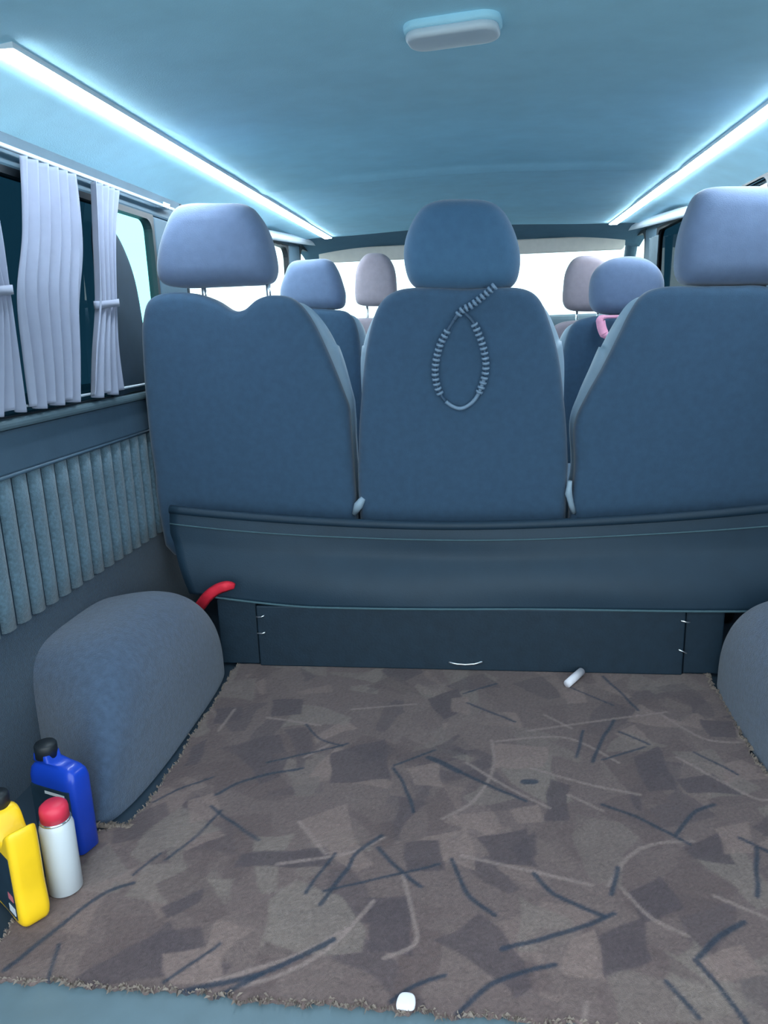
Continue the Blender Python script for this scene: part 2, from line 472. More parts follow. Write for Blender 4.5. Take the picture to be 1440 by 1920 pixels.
GR = 'rear bench seats'
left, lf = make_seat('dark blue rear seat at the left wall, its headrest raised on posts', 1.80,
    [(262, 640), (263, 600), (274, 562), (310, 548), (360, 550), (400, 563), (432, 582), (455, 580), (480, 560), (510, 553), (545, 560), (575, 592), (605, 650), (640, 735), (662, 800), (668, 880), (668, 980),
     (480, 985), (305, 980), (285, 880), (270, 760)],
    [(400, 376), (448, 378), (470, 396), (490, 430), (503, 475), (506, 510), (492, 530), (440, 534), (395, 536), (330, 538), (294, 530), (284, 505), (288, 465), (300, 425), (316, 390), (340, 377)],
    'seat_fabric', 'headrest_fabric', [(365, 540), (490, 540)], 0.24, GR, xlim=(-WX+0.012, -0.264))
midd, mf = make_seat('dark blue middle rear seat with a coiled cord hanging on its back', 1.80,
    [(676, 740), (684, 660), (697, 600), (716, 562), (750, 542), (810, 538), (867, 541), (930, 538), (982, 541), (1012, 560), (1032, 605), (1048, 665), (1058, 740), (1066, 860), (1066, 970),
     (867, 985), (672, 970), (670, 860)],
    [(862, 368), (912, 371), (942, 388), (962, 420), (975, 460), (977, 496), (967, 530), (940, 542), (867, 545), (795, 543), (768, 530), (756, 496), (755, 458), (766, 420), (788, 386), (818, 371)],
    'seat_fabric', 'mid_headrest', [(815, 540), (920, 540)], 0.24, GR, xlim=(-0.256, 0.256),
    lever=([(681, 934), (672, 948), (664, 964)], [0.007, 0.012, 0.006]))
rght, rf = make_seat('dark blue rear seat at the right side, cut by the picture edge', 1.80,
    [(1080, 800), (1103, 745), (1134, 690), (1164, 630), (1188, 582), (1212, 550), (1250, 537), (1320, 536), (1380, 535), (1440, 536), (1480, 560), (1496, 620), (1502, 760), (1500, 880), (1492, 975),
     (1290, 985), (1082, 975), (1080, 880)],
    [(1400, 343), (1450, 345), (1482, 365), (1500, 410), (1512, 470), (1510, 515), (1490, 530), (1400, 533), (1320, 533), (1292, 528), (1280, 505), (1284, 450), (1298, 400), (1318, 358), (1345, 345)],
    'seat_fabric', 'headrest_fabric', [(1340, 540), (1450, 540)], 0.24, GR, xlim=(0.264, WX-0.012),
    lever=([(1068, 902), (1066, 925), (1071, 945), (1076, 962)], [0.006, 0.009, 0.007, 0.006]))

GM = 'middle row seats'
make_seat('blue-grey second row seat with tapered headrest, seen left of the middle seat', 2.75,
    [(478, 640), (490, 600), (520, 580), (560, 577), (620, 580), (652, 588), (668, 620), (676, 690), (678, 780), (670, 900), (570, 930), (490, 900), (474, 760)],
    [(578, 485), (612, 485), (627, 503), (638, 532), (643, 556), (636, 577), (600, 580), (545, 578), (525, 572), (521, 545), (530, 515), (543, 490)],
    'seat_fabric', 'headrest_fabric', [(560, 580), (608, 580)], 0.28, GM, head_depth=0.10)
mr, mrf = make_seat('blue-grey second row seat with rounded headrest and a pink strap below it', 2.75,
    [(1052, 760), (1054, 690), (1062, 640), (1078, 606), (1110, 594), (1160, 590), (1220, 592), (1252, 604), (1264, 650), (1268, 760), (1262, 900), (1160, 930), (1060, 900)],
    [(1180, 479), (1215, 484), (1240, 503), (1250, 530), (1244, 565), (1226, 584), (1180, 590), (1132, 588), (1113, 576), (1109, 545), (1116, 512), (1140, 488)],
    'seat_fabric', 'headrest_fabric', [(1150, 590), (1210, 590)], 0.28, GM, head_depth=0.10)
GF = 'front cab seats'
make_seat('pinkish grey narrow front seat headrest left of the middle seat, before the windscreen', 3.55,
    [(622, 680), (628, 625), (650, 600), (700, 596), (755, 600), (775, 625), (780, 690), (776, 790), (700, 800), (626, 790)],
    [(700, 473), (722, 478), (737, 500), (742, 535), (741, 562), (730, 572), (700, 574), (675, 572), (665, 562), (664, 530), (668, 500), (682, 478)],
    'front_seat_fabric', 'front_seat_fabric', [(685, 575), (720, 575)], 0.30, GF, head_depth=0.08)
make_seat('grey front seat headrest half hidden behind the rounded second row headrest', 3.55,
    [(1025, 680), (1030, 630), (1050, 606), (1100, 600), (1150, 602), (1175, 625), (1182, 690), (1178, 790), (1100, 800), (1030, 790)],
    [(1102, 478), (1128, 484), (1145, 506), (1150, 545), (1146, 572), (1132, 582), (1100, 584), (1070, 581), (1058, 568), (1058, 540), (1063, 508), (1078, 484)],
    'front_seat_fabric', 'front_seat_fabric', [(1085, 584), (1125, 584)], 0.30, GF, head_depth=0.08)

# ------------------------------------------------------------------ coiled cord on the middle seat
def on_mid(px, py, off=-0.022):
    return tuple(atY(px, py, 1.80+off, TILT, 0.36))
cord = thing('coiled_cord', on_mid(865, 765), 'silvery coiled cord looped over the back of the middle rear seat', 'cord')
hang = spline([on_mid(*p) for p in ((928, 536), (905, 556), (885, 572), (868, 581), (858, 592), (852, 600))], 24)
loop = spline([on_mid(*p) for p in ((852, 600), (838, 622), (824, 650), (816, 690), (820, 725), (835, 752), (862, 766), (888, 752), (904, 722), (911, 690), (907, 655), (897, 625), (886, 603), (874, 590), (866, 582))], 90)
tube('cord', hang, 0.0045, 'cord_dark', cord, 8)
tube('cord', loop[:33], 0.0036, 'cord_dark', cord, 8)
tube('cord', loop[32:55], 0.0046, 'cord_silver', cord, 8)
tube('cord', loop[54:], 0.0036, 'cord_dark', cord, 8)
TM = None
def ring_at(p, q, r=0.0075):
    global TM
    d = (Vector(q)-Vector(p)).normalized()
    if TM is None:
        V = []; F = []; a, b = 14, 6
        for i in range(a):
            t = 2*math.pi*i/a
            for j in range(b):
                f = 2*math.pi*j/b; rr_ = 0.0070+0.0018*math.cos(f)
                V.append((rr_*math.cos(t), rr_*math.sin(t), 0.0034*math.sin(f)))
        for i in range(a):
            for j in range(b):
                F.append((i*b+j, ((i+1) % a)*b+j, ((i+1) % a)*b+(j+1) % b, i*b+(j+1) % b))
        TM = bpy.data.meshes.new('coil_ring'); TM.from_pydata(V, [], F); TM.materials.append(MATS['cord_silver'])
        TM.polygons.foreach_set('use_smooth', [True]*len(TM.polygons))
    o = bpy.data.objects.new('coil_ring', TM); COL.objects.link(o); o.parent = cord
    o.rotation_euler = d.to_track_quat('Z', 'Y').to_euler(); o.location = Vector(p) - cord.location
def along(P, step, lo, hi):
    acc = 0.0; out = []; L = [0]
    for a, b in zip(P[:-1], P[1:]): L.append(L[-1]+np.linalg.norm(b-a))
    s = lo*L[-1]
    while s < hi*L[-1]:
        k = max(i for i in range(len(L)) if L[i] <= s); k = min(k, len(P)-2)
        t = (s-L[k])/(L[k+1]-L[k]+1e-9); out.append((P[k]*(1-t)+P[k+1]*t, P[k+1]-P[k])); s += step
    return out
for lo, hi in ((0.06, 0.37), (0.60, 0.93)):
    for p, d in along(loop, 0.0112, lo, hi): ring_at(p, p+d)
for p, d in along(hang, 0.0105, 0.02, 0.9): ring_at(p, p+d)

# pink strap under the second row headrest
ps = spline([tuple(atY(px, py, 2.640+dy, 0, 0)) for px, py, dy in ((1172, 594, 0), (1148, 594, 0), (1128, 596, 0), (1127, 608, 0), (1131, 622, -0.005), (1137, 629, -0.012), (1153, 630, -0.012))], 30)
V = []; F = []
for i, p in enumerate(ps):
    d = ps[min(i+1, len(ps)-1)]-ps[max(i-1, 0)]; nrm = np.array([-d[2], 0, d[0]]); nrm /= np.linalg.norm(nrm)
    hw = 0.005 + 0.010*min(1, max(0, (i-7)/5))
    if i > 22: hw = 0.012
    for sgn, dy in ((1, -0.0015), (1, 0.0015), (-1, 0.0015), (-1, -0.0015)): V.append(tuple(p+nrm*hw*sgn+np.array([0, dy, 0])))
for i in range(len(ps)-1):
    for j in range(4): F.append((i*4+j, i*4+(j+1) % 4, i*4+4+(j+1) % 4, i*4+4+j))
F += [(0, 1, 2, 3), tuple(len(V)-4+j for j in range(4))]
tag(link('pink_strap', V, F, 'pink_webbing'), 'pink webbing strap hanging under the rounded second row headrest', 'strap')

# ------------------------------------------------------------------ bench skirt behind the rear seats
sk = thing('bench_skirt', (0, 1.70, 0), 'dark vinyl skirt with sagging hem and board across the back of the rear seats', 'seat skirt')
def hem_z(x): return 0.342 + 0.040*abs(x/0.69)**2.0
def seam_z(x): return 0.156 + (0.022*max(0, (-x-0.35)/0.25)**1.5 if x < -0.35 else 0.004*max(0, x/0.6))
def skirt(u, v):
    x = -0.715+1.43*u; x *= (0.93+0.07*min(1, v*1.4)) if x < 0 else 1; zt, zb = hem_z(x), seam_z(x); z = zb+(zt-zb)*v
    y = 1.668 + 0.052*v - 0.010*math.sin(math.pi*min(1, v/0.6)) + 0.010*math.exp(-((v-0.62)/0.2)**2)*(1-0.6*(x/0.7)**2)
    y += 0.003*math.sin(9*x+5*v)
    return (x, y, z)
grid('skirt_cloth', skirt, 60, 26, 'apron_vinyl', sk, 0.004)
tube('hem', [(skirt(u, 1)[0], skirt(u, 1)[1]+0.002, skirt(u, 1)[2]+0.004) for u in np.linspace(0, 1, 50)], 0.011, 'apron_vinyl', sk, 10)
tube('stitching', [(lambda p: (p[0], p[1]-0.0035, p[2]))(skirt(u, 0.845)) for u in np.linspace(0, 1, 50)], 0.0018, 'stitch', sk, 6)
tube('seam_piping', [(lambda p: (p[0], p[1]-0.003, p[2]))(skirt(u, 0.0)) for u in np.linspace(0.04, 0.96, 50)], 0.0028, 'stitch', sk, 6)
box('front_board', -0.498, 0.512, 1.664, 1.678, 0.0, 0.158, 'board_dark', sk, bev=0.003)
for xa, xb in ((-0.60, -0.502), (0.516, 0.60)):
    box('side_board', xa, xb, 1.674, 1.688, 0.0, 0.170, 'board_dark', sk, bev=0.003)
for px, py, a in ((487, 1156, 12), (489, 1187, 10), (1285, 1166, -14), (1280, 1222, -28)):
    p = atY(px, py, 1.660); ca, sa = math.cos(math.radians(a)), math.sin(math.radians(a))
    tube('staple', [(p[0]-0.010*ca, 1.664, p[2]-0.010*sa), (p[0]-0.009*ca, 1.6605, p[2]-0.009*sa), (p[0]+0.004*ca, 1.660, p[2]-0.001), (p[0]+0.010*ca, 1.6605, p[2]+0.008*sa), (p[0]+0.011*ca, 1.664, p[2]+0.010*sa)], 0.0020, 'chrome', sk, 6)
pl = [atY(px, py, 1.660) for px, py in ((842, 1242), (857, 1245), (873, 1246), (889, 1245), (904, 1241))]
tube('pull_handle', [(pl[0][0], 1.665, pl[0][2])] + [tuple(p) for p in pl] + [(pl[-1][0], 1.665, pl[-1][2])], 0.0026, 'chrome', sk, 8)

# red strap beside the left wheel arch
rs = spline([tuple(atY(px, py, 1.63+dy)) for px, py, dy in ((374, 1138, 0.02), (389, 1119, -0.008), (406, 1106, -0.012), (424, 1100, -0.012), (440, 1100, 0.0))], 24)
V = []; F = []
for i, p in enumerate(rs):
    d = rs[min(i+1, 23)]-rs[max(i-1, 0)]; nrm = np.array([-d[2], 0, d[0]]); nrm /= np.linalg.norm(nrm)
    hw = 0.0135*(1-0.55*max(0, (i-17)/6)**2)
    for sgn, dy in ((1, 0.002), (0.5, -0.004), (-0.5, -0.004), (-1, 0.002), (0, 0.003)): V.append(tuple(p+nrm*hw*sgn+np.array([0, dy, 0])))
for i in range(23):
    for j in range(5): F.append((i*5+j, i*5+(j+1) % 5, i*5+5+(j+1) % 5, i*5+5+j))
F += [tuple(range(5)), tuple(len(V)-5+j for j in range(5))]
tag(link('red_strap', V, F, 'red_webbing'), 'short red webbing strap sticking out above the left wheel arch', 'strap')

# ------------------------------------------------------------------ wheel arches
def arch(s, word):
    nu, nv = 44, 36; V = []; F = []
    cy, hy = 1.353, 0.308; X0 = WX+0.01; wd = 0.246; H = 0.298
    for j in range(nv):
        t = math.pi*j/(nv-1)                     # from the far end to the near end
        for i in range(nu):
            f = (math.pi/2)*i/(nu-1)             # from the wall to the floor side
            e1, e2 = (2/2.6 if t > math.pi/2 else 2/3.2), 2/3.0
            cu, su = math.cos(f)**e2, math.sin(f)**e2
            ct = math.copysign(abs(math.cos(t))**e1, math.cos(t)); st = abs(math.sin(t))**e1
            # section: top from wall to inner side; profile: arc along y
            x = X0 - wd*su*(0.80+0.20*st)
            y = cy + hy*ct
            if ct < 0: y -= 0.17*(1-su)*ct*abs(ct)
            z = (0.80+0.20*su)*H*cu**0.9*st if f < math.pi/2-1e-4 else 0.0
            z += -0.006*(1 if z < 0.004 else 0)
            V.append((s*x, y, max(z, -0.006)))
    for j in range(nv-1):
        for i in range(nu-1): F.append((j*nu+i, j*nu+i+1, (j+1)*nu+i+1, (j+1)*nu+i))
    o = link('wheel_arch', V, F, 'arch_carpet')
    return tag(o, 'rounded wheel arch hump in dark grey carpet at the %s wall' % word, 'wheel arch', 'wheel arches')
arch(-1, 'left'); arch(1, 'right')

# ------------------------------------------------------------------ patterned carpet
rng = np.random.default_rng(4)
def cl(y):                                       # left border
    return -0.545-0.012*np.clip((y-1.25)/0.4, 0, 1) - 0.075/(1+np.exp((y-1.035)/0.008))
def cr(y): return 0.556 + 0.010*np.clip((y-1.25)/0.4, 0, 1) + 0.0*y
NU, NV = 400, 330
uu, vv = np.meshgrid(np.linspace(0, 1, NU), np.linspace(0, 1, NV))
ya, yb = 0.735, 1.674
Yg = ya + (yb-ya)*vv
def wob(n, a, k):                                # smooth random wobble
    r = rng.normal(size=n); 
    ker = np.hanning(k); ker /= np.linalg.norm(ker)
    return a*np.convolve(np.concatenate([r, r, r]), ker, 'same')[n:2*n]
lo = cl(Yg[:, 0]) + wob(NV, 0.0018, 5) + wob(NV, 0.0015, 31)
hi = cr(Yg[:, 0]) + wob(NV, 0.0022, 5) + wob(NV, 0.002, 31)
Xg = lo[:, None] + (hi-lo)[:, None]*uu
rear = wob(NU, 0.0030, 7) + wob(NU, 0.004, 61)
Yg = Yg + rear[None, :]*np.clip(1-vv*12, 0, 1)
Zg = 0.0008*rng.normal(size=Xg.shape)*0.5
P2 = np.stack([Xg.ravel(), Yg.ravel()], 1)
def px2(p): q = atZ(p[0], p[1], 0.0); return np.array([q[0], q[1]])
colr = np.tile(np.array([0.112, 0.084, 0.074]), (len(P2), 1))
warp = np.stack([np.sin(P2[:, 1]*70+2*np.sin(P2[:, 0]*41)), np.sin(P2[:, 0]*63+2*np.sin(P2[:, 1]*37))], 1)*0.0022
PW = P2 + warp
def seg_d(P, a, b):
    ab = b-a; t = np.clip(((P-a)@ab)/(ab@ab+1e-12), 0, 1)
    return np.linalg.norm(P-(a+t[:, None]*ab), axis=1), t
def mixin(mask, c, k=1.0):
    global colr
    m = (np.clip(mask, 0, 1)*k)[:, None]; colr = colr*(1-m)+np.array(c)*m
def inside(P, poly):
    """signed distance like mask for a convex-ish polygon"""
    d = np.full(len(P), 1e9); ins = np.zeros(len(P), bool); n = len(poly)
    for i in range(n):
        a, b = poly[i], poly[(i+1) % n]; d = np.minimum(d, seg_d(P, a, b)[0])
        c = ((a[1] > P[:, 1]) != (b[1] > P[:, 1])) & (P[:, 0] < (b[0]-a[0])*(P[:, 1]-a[1])/(b[1]-a[1]+1e-12)+a[0]); ins ^= c
    return np.where(ins, d, -d)
DK = (0.060, 0.047, 0.049); LT = (0.175, 0.130, 0.108); MD = (0.088, 0.064, 0.058); OL = (0.155, 0.128, 0.105)
for k in range(240):                             # woven brush-stroke patches
    c = np.array([rng.uniform(-0.64, 0.6), rng.uniform(0.72, 1.7)]); a = rng.uniform(0, math.pi)
    L, W_ = rng.uniform(0.03, 0.085), rng.uniform(0.012, 0.04); ca, sa = math.cos(a), math.sin(a)
    sel = np.where(np.abs(P2-c).max(1) < 0.14)[0]
    if not len(sel): continue
    q = PW[sel]-c; u = q[:, 0]*ca+q[:, 1]*sa; v = -q[:, 0]*sa+q[:, 1]*ca + 2.5*u*u*rng.choice([-1, 1])
    sd = np.minimum(L-np.abs(u), W_*(1+0.5*u/L)-np.abs(v))
    m = np.clip(sd/0.003+0.5, 0, 1)*rng.uniform(0.35, 0.8)
    cc = np.array([DK, LT, MD, OL, (0.125, 0.095, 0.082)][rng.integers(5)])
    colr[sel] = colr[sel]*(1-m[:, None]) + cc*m[:, None]
dark_q = [((1185, 1420), (1235, 1400), (1270, 1480), (1215, 1485)), ((1030, 1460), (1065, 1470), (1065, 1540), (1020, 1540)),
          ((760, 1580), (825, 1575), (832, 1632), (760, 1632)), ((895, 1572), (985, 1552), (1005, 1625), (930, 1622)),
          ((1180, 1672), (1240, 1645), (1282, 1702), (1200, 1732)), ((1120, 1752), (1205, 1722), (1222, 1800), (1120, 1842)),
          ((690, 1682), (772, 1680), (772, 1790), (688, 1785)), ((620, 1412), (722, 1385), (732, 1460), (620, 1470)),
          ((300, 1702), (382, 1665), (372, 1692), (310, 1722)), ((362, 1400), (390, 1385), (372, 1432), (345, 1436)),
          ((510, 1312), (572, 1310), (562, 1340), (510, 1342)), ((1280, 1590), (1342, 1560), (1382, 1620), (1300, 1612)),
          ((1310, 1350), (1372, 1352), (1385, 1385), (1330, 1380)), ((450, 1600), (610, 1590), (620, 1625), (440, 1625)),
          ((1265, 1460), (1340, 1452), (1390, 1490), (1290, 1485)), ((960, 1590), (1000, 1560), (1010, 1600), (980, 1620)),
          ((800, 1310), (860, 1290), (880, 1330), (830, 1350)), ((405, 1330), (455, 1325), (450, 1350), (402, 1358))]
light_q = [((505, 1690), (555, 1650), (640, 1680), (682, 1740), (680, 1785), (560, 1792), (500, 1760)), ((925, 1395), (1030, 1400), (1020, 1440), (930, 1440)),
           ((958, 1520), (1008, 1508), (1024, 1540), (970, 1542)), ((1070, 1762), (1115, 1740), (1138, 1842), (1050, 1822)),
           ((1340, 1552), (1400, 1540), (1422, 1600), (1360, 1602)), ((1300, 1800), (1390, 1770), (1440, 1830), (1340, 1840)),
           ((760, 1440), (820, 1430), (832, 1478), (780, 1470)), ((355, 1500), (400, 1485), (415, 1530), (355, 1545)),
           ((1060, 1300), (1095, 1288), (1100, 1318), (1062, 1318)), ((845, 1310), (880, 1305), (880, 1340), (848, 1335)), ((300, 1790), (400, 1770), (420, 1840), (320, 1850))]
for q in dark_q: mixin(inside(PW, [px2(p) for p in q])/0.003+0.5, DK, 0.85)
for q in light_q: mixin(inside(PW, [px2(p) for p in q])/0.003+0.5, LT if q is not light_q[0] else OL, 0.75)
pale = [[(930, 1390), (1060, 1383), (1160, 1430)], [(922, 1388), (925, 1440), (890, 1500), (830, 1535)], [(875, 1430), (950, 1475), (1030, 1515)],
        [(995, 1440), (1100, 1470), (1200, 1490)], [(1065, 1490), (1130, 1520)], [(865, 1605), (960, 1625), (1110, 1660)], [(755, 1640), (775, 1720), (778, 1770), (720, 1796)],
        [(1165, 1665), (1220, 1720), (1290, 1755)], [(1140, 1660), (1180, 1605), (1230, 1582), (1300, 1577)], [(1340, 1680), (1440, 1722)], [(560, 1540), (610, 1600)],
        [(700, 1690), (620, 1775), (520, 1830), (440, 1850)], [(1020, 1340), (1070, 1365)], [(990, 1370), (1120, 1352), (1250, 1335)], [(400, 1840), (560, 1790), (650, 1740)],
        [(1240, 1340), (1320, 1385), (1390, 1392)], [(1270, 1420), (1400, 1490), (1440, 1500)], [(500, 1345), (600, 1360)], [(1100, 1880), (1095, 1920)], [(520, 1620), (650, 1600), (720, 1570)],
        [(570, 1420), (620, 1395)], [(660, 1330), (780, 1320)], [(440, 1330), (410, 1370)]]
for s_ in pale:
    pts = [np.array(p) for p in spline([tuple(px2(p)) for p in s_], 14)]
    d = np.min([seg_d(P2, a, b)[0] for a, b in zip(pts[:-1], pts[1:])], axis=0)
    mixin((0.0036-d)/0.003+0.4, (0.21, 0.165, 0.14), 0.7)
INK = (0.014, 0.026, 0.042)
ink = [([(8, 1818), (90, 1755), (190, 1677), (250, 1655)], 3.6), ([(248, 1886), (380, 1850), (500, 1822), (626, 1761)], 4.2), ([(405, 1870), (490, 1826)], 4.0), ([(308, 1842), (412, 1770)], 2.6),
       ([(500, 1430), (580, 1412), (652, 1394)], 2.6), ([(405, 1490), (470, 1460), (567, 1440)], 3.4), ([(288, 1504), (340, 1478), (400, 1457)], 2.6), ([(395, 1512), (440, 1545), (486, 1576)], 3.0),
       ([(415, 1520), (365, 1570), (310, 1612)], 2.6), ([(573, 1674), (628, 1600)], 2.6), ([(600, 1695), (650, 1630), (668, 1600), (716, 1566)], 3.4), ([(606, 1670), (720, 1645), (822, 1620)], 2.4),
       ([(708, 1590), (750, 1632), (790, 1662)], 3.4), ([(575, 1358), (600, 1385), (642, 1398)], 2.6), ([(848, 1612), (876, 1676), (928, 1716)], 3.6), ([(1000, 1638), (1045, 1680), (1135, 1718)], 3.6),
       ([(942, 1780), (1070, 1745), (1152, 1713)], 3.6), ([(860, 1900), (925, 1842), (1040, 1808)], 3.4), ([(735, 1878), (780, 1848), (832, 1830)], 3.2), ([(876, 1318), (965, 1353)], 3.0),
       ([(805, 1420), (860, 1446)], 6.5), ([(860, 1446), (910, 1470), (985, 1502)], 3.2), ([(1160, 1372), (1218, 1396)], 3.0), ([(1128, 1508), (1200, 1535), (1292, 1582)], 3.2), ([(1112, 1428), (1128, 1388), (1152, 1350)], 3.4),
       ([(1268, 1566), (1300, 1525), (1338, 1508)], 3.6), ([(1308, 1794), (1355, 1752), (1394, 1728)], 3.6), ([(1304, 1800), (1350, 1850), (1402, 1925)], 3.4), ([(1248, 1840), (1312, 1908)], 3.0),
       ([(1388, 1572), (1440, 1596)], 3.6), ([(1146, 1676), (1158, 1626)], 3.4), ([(738, 1440), (758, 1472), (776, 1522)], 3.2), ([(984, 1466), (1002, 1466)], 7.0), ([(740, 1435), (816, 1406)], 2.6),
       ([(1130, 1268), (1165, 1300), (1196, 1332)], 3.0), ([(1300, 1410), (1384, 1452)], 2.6), ([(1080, 1420), (1094, 1370)], 2.8), ([(870, 1300), (930, 1282)], 3.0), ([(1418, 1590), (1420, 1680)], 3.4),
       ([(1060, 1285), (1150, 1322)], 2.6), ([(90, 1840), (110, 1770)], 2.4), ([(300, 1600), (250, 1640)], 2.2), ([(1130, 1425), (1210, 1400)], 2.6)]
for s_, wpx in ink:
    pts = [np.array(p) for p in spline([tuple(px2(p)) for p in s_], 12)]
    d = np.min([seg_d(P2+warp*0.4, a, b)[0] for a, b in zip(pts[:-1], pts[1:])], axis=0)
    mixin((wpx*0.00105-d)/0.0026+0.5, INK, 0.85)
colr *= np.array([1.24, 1.18, 1.30])
colr *= (1+0.10*rng.normal(size=len(colr)))[:, None].clip(0.7, 1.3)
V = np.stack([Xg.ravel(), Yg.ravel(), Zg.ravel()], 1)
idx = np.arange(NU*NV).reshape(NV, NU)
Fq = np.stack([idx[:-1, :-1].ravel(), idx[:-1, 1:].ravel(), idx[1:, 1:].ravel(), idx[1:, :-1].ravel()], 1)
me = bpy.data.meshes.new('carpet'); me.from_pydata(V.tolist(), [], Fq.tolist())
ca_ = me.color_attributes.new('weave', 'FLOAT_COLOR', 'POINT')
ca_.data.foreach_set('color', np.concatenate([colr.clip(0, 1), np.ones((len(colr), 1))], 1).ravel())
me.polygons.foreach_set('use_smooth', [True]*len(me.polygons))
cm = bpy.data.materials.new('carpet_weave'); cm.use_nodes = True; nt = cm.node_tree; b = nt.nodes['Principled BSDF']
at_ = nt.nodes.new('ShaderNodeAttribute'); at_.attribute_name = 'weave'
nz = nt.nodes.new('ShaderNodeTexNoise'); nz.inputs['Scale'].default_value = 700; tc = nt.nodes.new('ShaderNodeTexCoord')
nt.links.new(tc.outputs['Object'], nz.inputs['Vector'])
bp = nt.nodes.new('ShaderNodeBump'); bp.inputs['Strength'].default_value = 0.5; bp.inputs['Distance'].default_value = 0.003
nt.links.new(nz.outputs['Fac'], bp.inputs['Height']); nt.links.new(bp.outputs['Normal'], b.inputs['Normal'])
nt.links.new(at_.outputs['Color'], b.inputs['Base Color']); b.inputs['Roughness'].default_value = 0.95; b.inputs['Specular IOR Level'].default_value = 0.15
b.inputs['Sheen Weight'].default_value = 0.15
me.materials.append(cm)
carpet = bpy.data.objects.new('carpet', me); COL.objects.link(carpet)
md = carpet.modifiers.new('thickness', 'SOLIDIFY'); md.thickness = 0.007; md.offset = -1
tag(carpet, 'brown carpet with brush-stroke pattern and dark lines covering the load floor', 'carpet')
# frayed edge fibres
V = []; F = []
def tuft(x, y, ang, L):
    k = len(V); dx, dy = math.cos(ang), math.sin(ang); nx, ny = -dy*0.0008, dx*0.0008
    h = random.uniform(0.001, 0.006)
    V.extend([(x-nx, y-ny, -0.002), (x+nx, y+ny, -0.002), (x+dx*L*0.6, y+dy*L*0.6, h), (x+dx*L, y+dy*L, random.uniform(-0.003, h))])
    F.extend([(k, k+1, k+2), (k+1, k+3, k+2), (k, k+2, k+3)])
for k in range(900):
    j = random.randrange(NV); tuft(hi[j]-0.002, Yg[j, -1], random.gauss(0, 0.7), random.uniform(0.003, 0.011))
    if k % 2:
        j = random.randrange(NV); tuft(lo[j]+0.002, Yg[j, 0], math.pi+random.gauss(0, 0.7), random.uniform(0.002, 0.007))
for k in range(800):
    i = random.randrange(NU); tuft(Xg[0, i], Yg[0, i]+0.002, -math.pi/2+random.gauss(0, 0.8), random.uniform(0.003, 0.012))
for k in range(160):
    x = random.uniform(-0.62, -0.55); tuft(x, 1.036, math.pi/2+random.gauss(0, 0.8), random.uniform(0.006, 0.018))
fr = link('fringe', V, F, 'fringe', carpet, smooth=False); fr['kind'] = 'stuff'

# scraps on the carpet
p0, p1 = atZ(1064, 1282, 0.009), atZ(1090, 1259, 0.009)
V, F = tube_geo([p0, p0*0.5+p1*0.5, p1], [0.009, 0.0095, 0.009], 14)
tag(link('paper_roll', V, F, 'white_paper'), 'small white paper roll lying on the carpet before the dark board', 'paper')
c = atZ(762, 1884, 0.0)
pillow_o = pillow('paper_scrap', [(-0.011, -0.009), (0.0, -0.010), (0.010, -0.008), (0.011, 0.004), (0.006, 0.011), (-0.006, 0.011), (-0.011, 0.003)], 0.0, 0.007, 'white_paper', None, r=0.002, b0=0, b1=0.001, n=28,
                  fn=lambda u, w_, v: (c[0]+u, c[1]+v, 0.0005+w_))
tag(pillow_o, 'tiny white paper scrap at the frayed near edge of the carpet', 'paper')

# ------------------------------------------------------------------ curtains and rails on the left window
def curtain(label, rows, x=-0.778, folds=5, amp=0.012, band=None, hem=True, phase=0.0, s=-1):
    """rows: (z, y0, y1) from top to bottom"""
    R = [np.array(r, float) for r in rows]
    zc = R[-1][0]
    t = thing('curtain', (x, (R[-1][1]+R[-1][2])/2, zc), label, 'curtain', 'pale curtains of the left window' if s < 0 else None)
    S = spline([tuple(r) for r in rows], 40)
    def f(u, v):
        k = min(39, int(round(v*39))); z, y0, y1 = S[k]
        wd = y1-y0
        a = amp*(0.75+0.25*math.sin(2.1*u+phase))*min(1.0, 0.35+wd/0.12)
        ph = 2*math.pi*folds*u + phase + 0.25*math.sin(6*v+phase)
        return (x + a*math.sin(ph), y0+wd*(u+0.012*math.sin(2*ph)), z + (0.004*math.sin(ph*0.5+1) if v > 0.95 else 0))
    grid('cloth', f, folds*14+1, 40, 'curtain_fabric' if s < 0 else 'curtain_grey', t, 0.0016)
    if band:
        z, y0, y1 = band
        P = [(x + (0.016)*math.cos(a), (y0+y1)/2 + ((y1-y0)/2+0.004)*math.sin(a), z+0.004*math.sin(a)) for a in np.linspace(0, 2*math.pi, 28, endpoint=False)]
        V = []; F = []
        for p in P: V += [(p[0], p[1], p[2]-0.008), (p[0], p[1], p[2]+0.008)]
        for i in range(28): j = (i+1) % 28; F.append((2*i, 2*j, 2*j+1, 2*i+1))
        o = link('tieback', V, F, 'curtain_fabric', t); m_ = o.modifiers.new('thickness', 'SOLIDIFY'); m_.thickness = 0.003
    return t
curtain('pale lilac curtain with wide folds, the broadest on the left window', [(1.132, 1.375, 1.575), (1.0, 1.345, 1.56), (0.89, 1.305, 1.525), (0.78, 1.30, 1.50), (0.685, 1.295, 1.475)], folds=6, amp=0.013)
curtain('narrow pale lilac curtain tied with a thin band beside the rear seat', [(1.132, 1.630, 1.745), (1.03, 1.615, 1.702), (0.885, 1.588, 1.672), (0.78, 1.545, 1.655), (0.685, 1.512, 1.655)], folds=4, amp=0.010, band=(0.880, 1.586, 1.682), phase=1.0, x=-0.774)
curtain('pale lilac curtain gathered at the picture edge, cut off at the far left', [(1.132, 1.04, 1.27), (1.0, 1.10, 1.28), (0.89, 1.20, 1.278), (0.78, 1.16, 1.278), (0.685, 1.10, 1.278)], folds=5, amp=0.010, band=(0.892, 1.205, 1.286), phase=2.0)
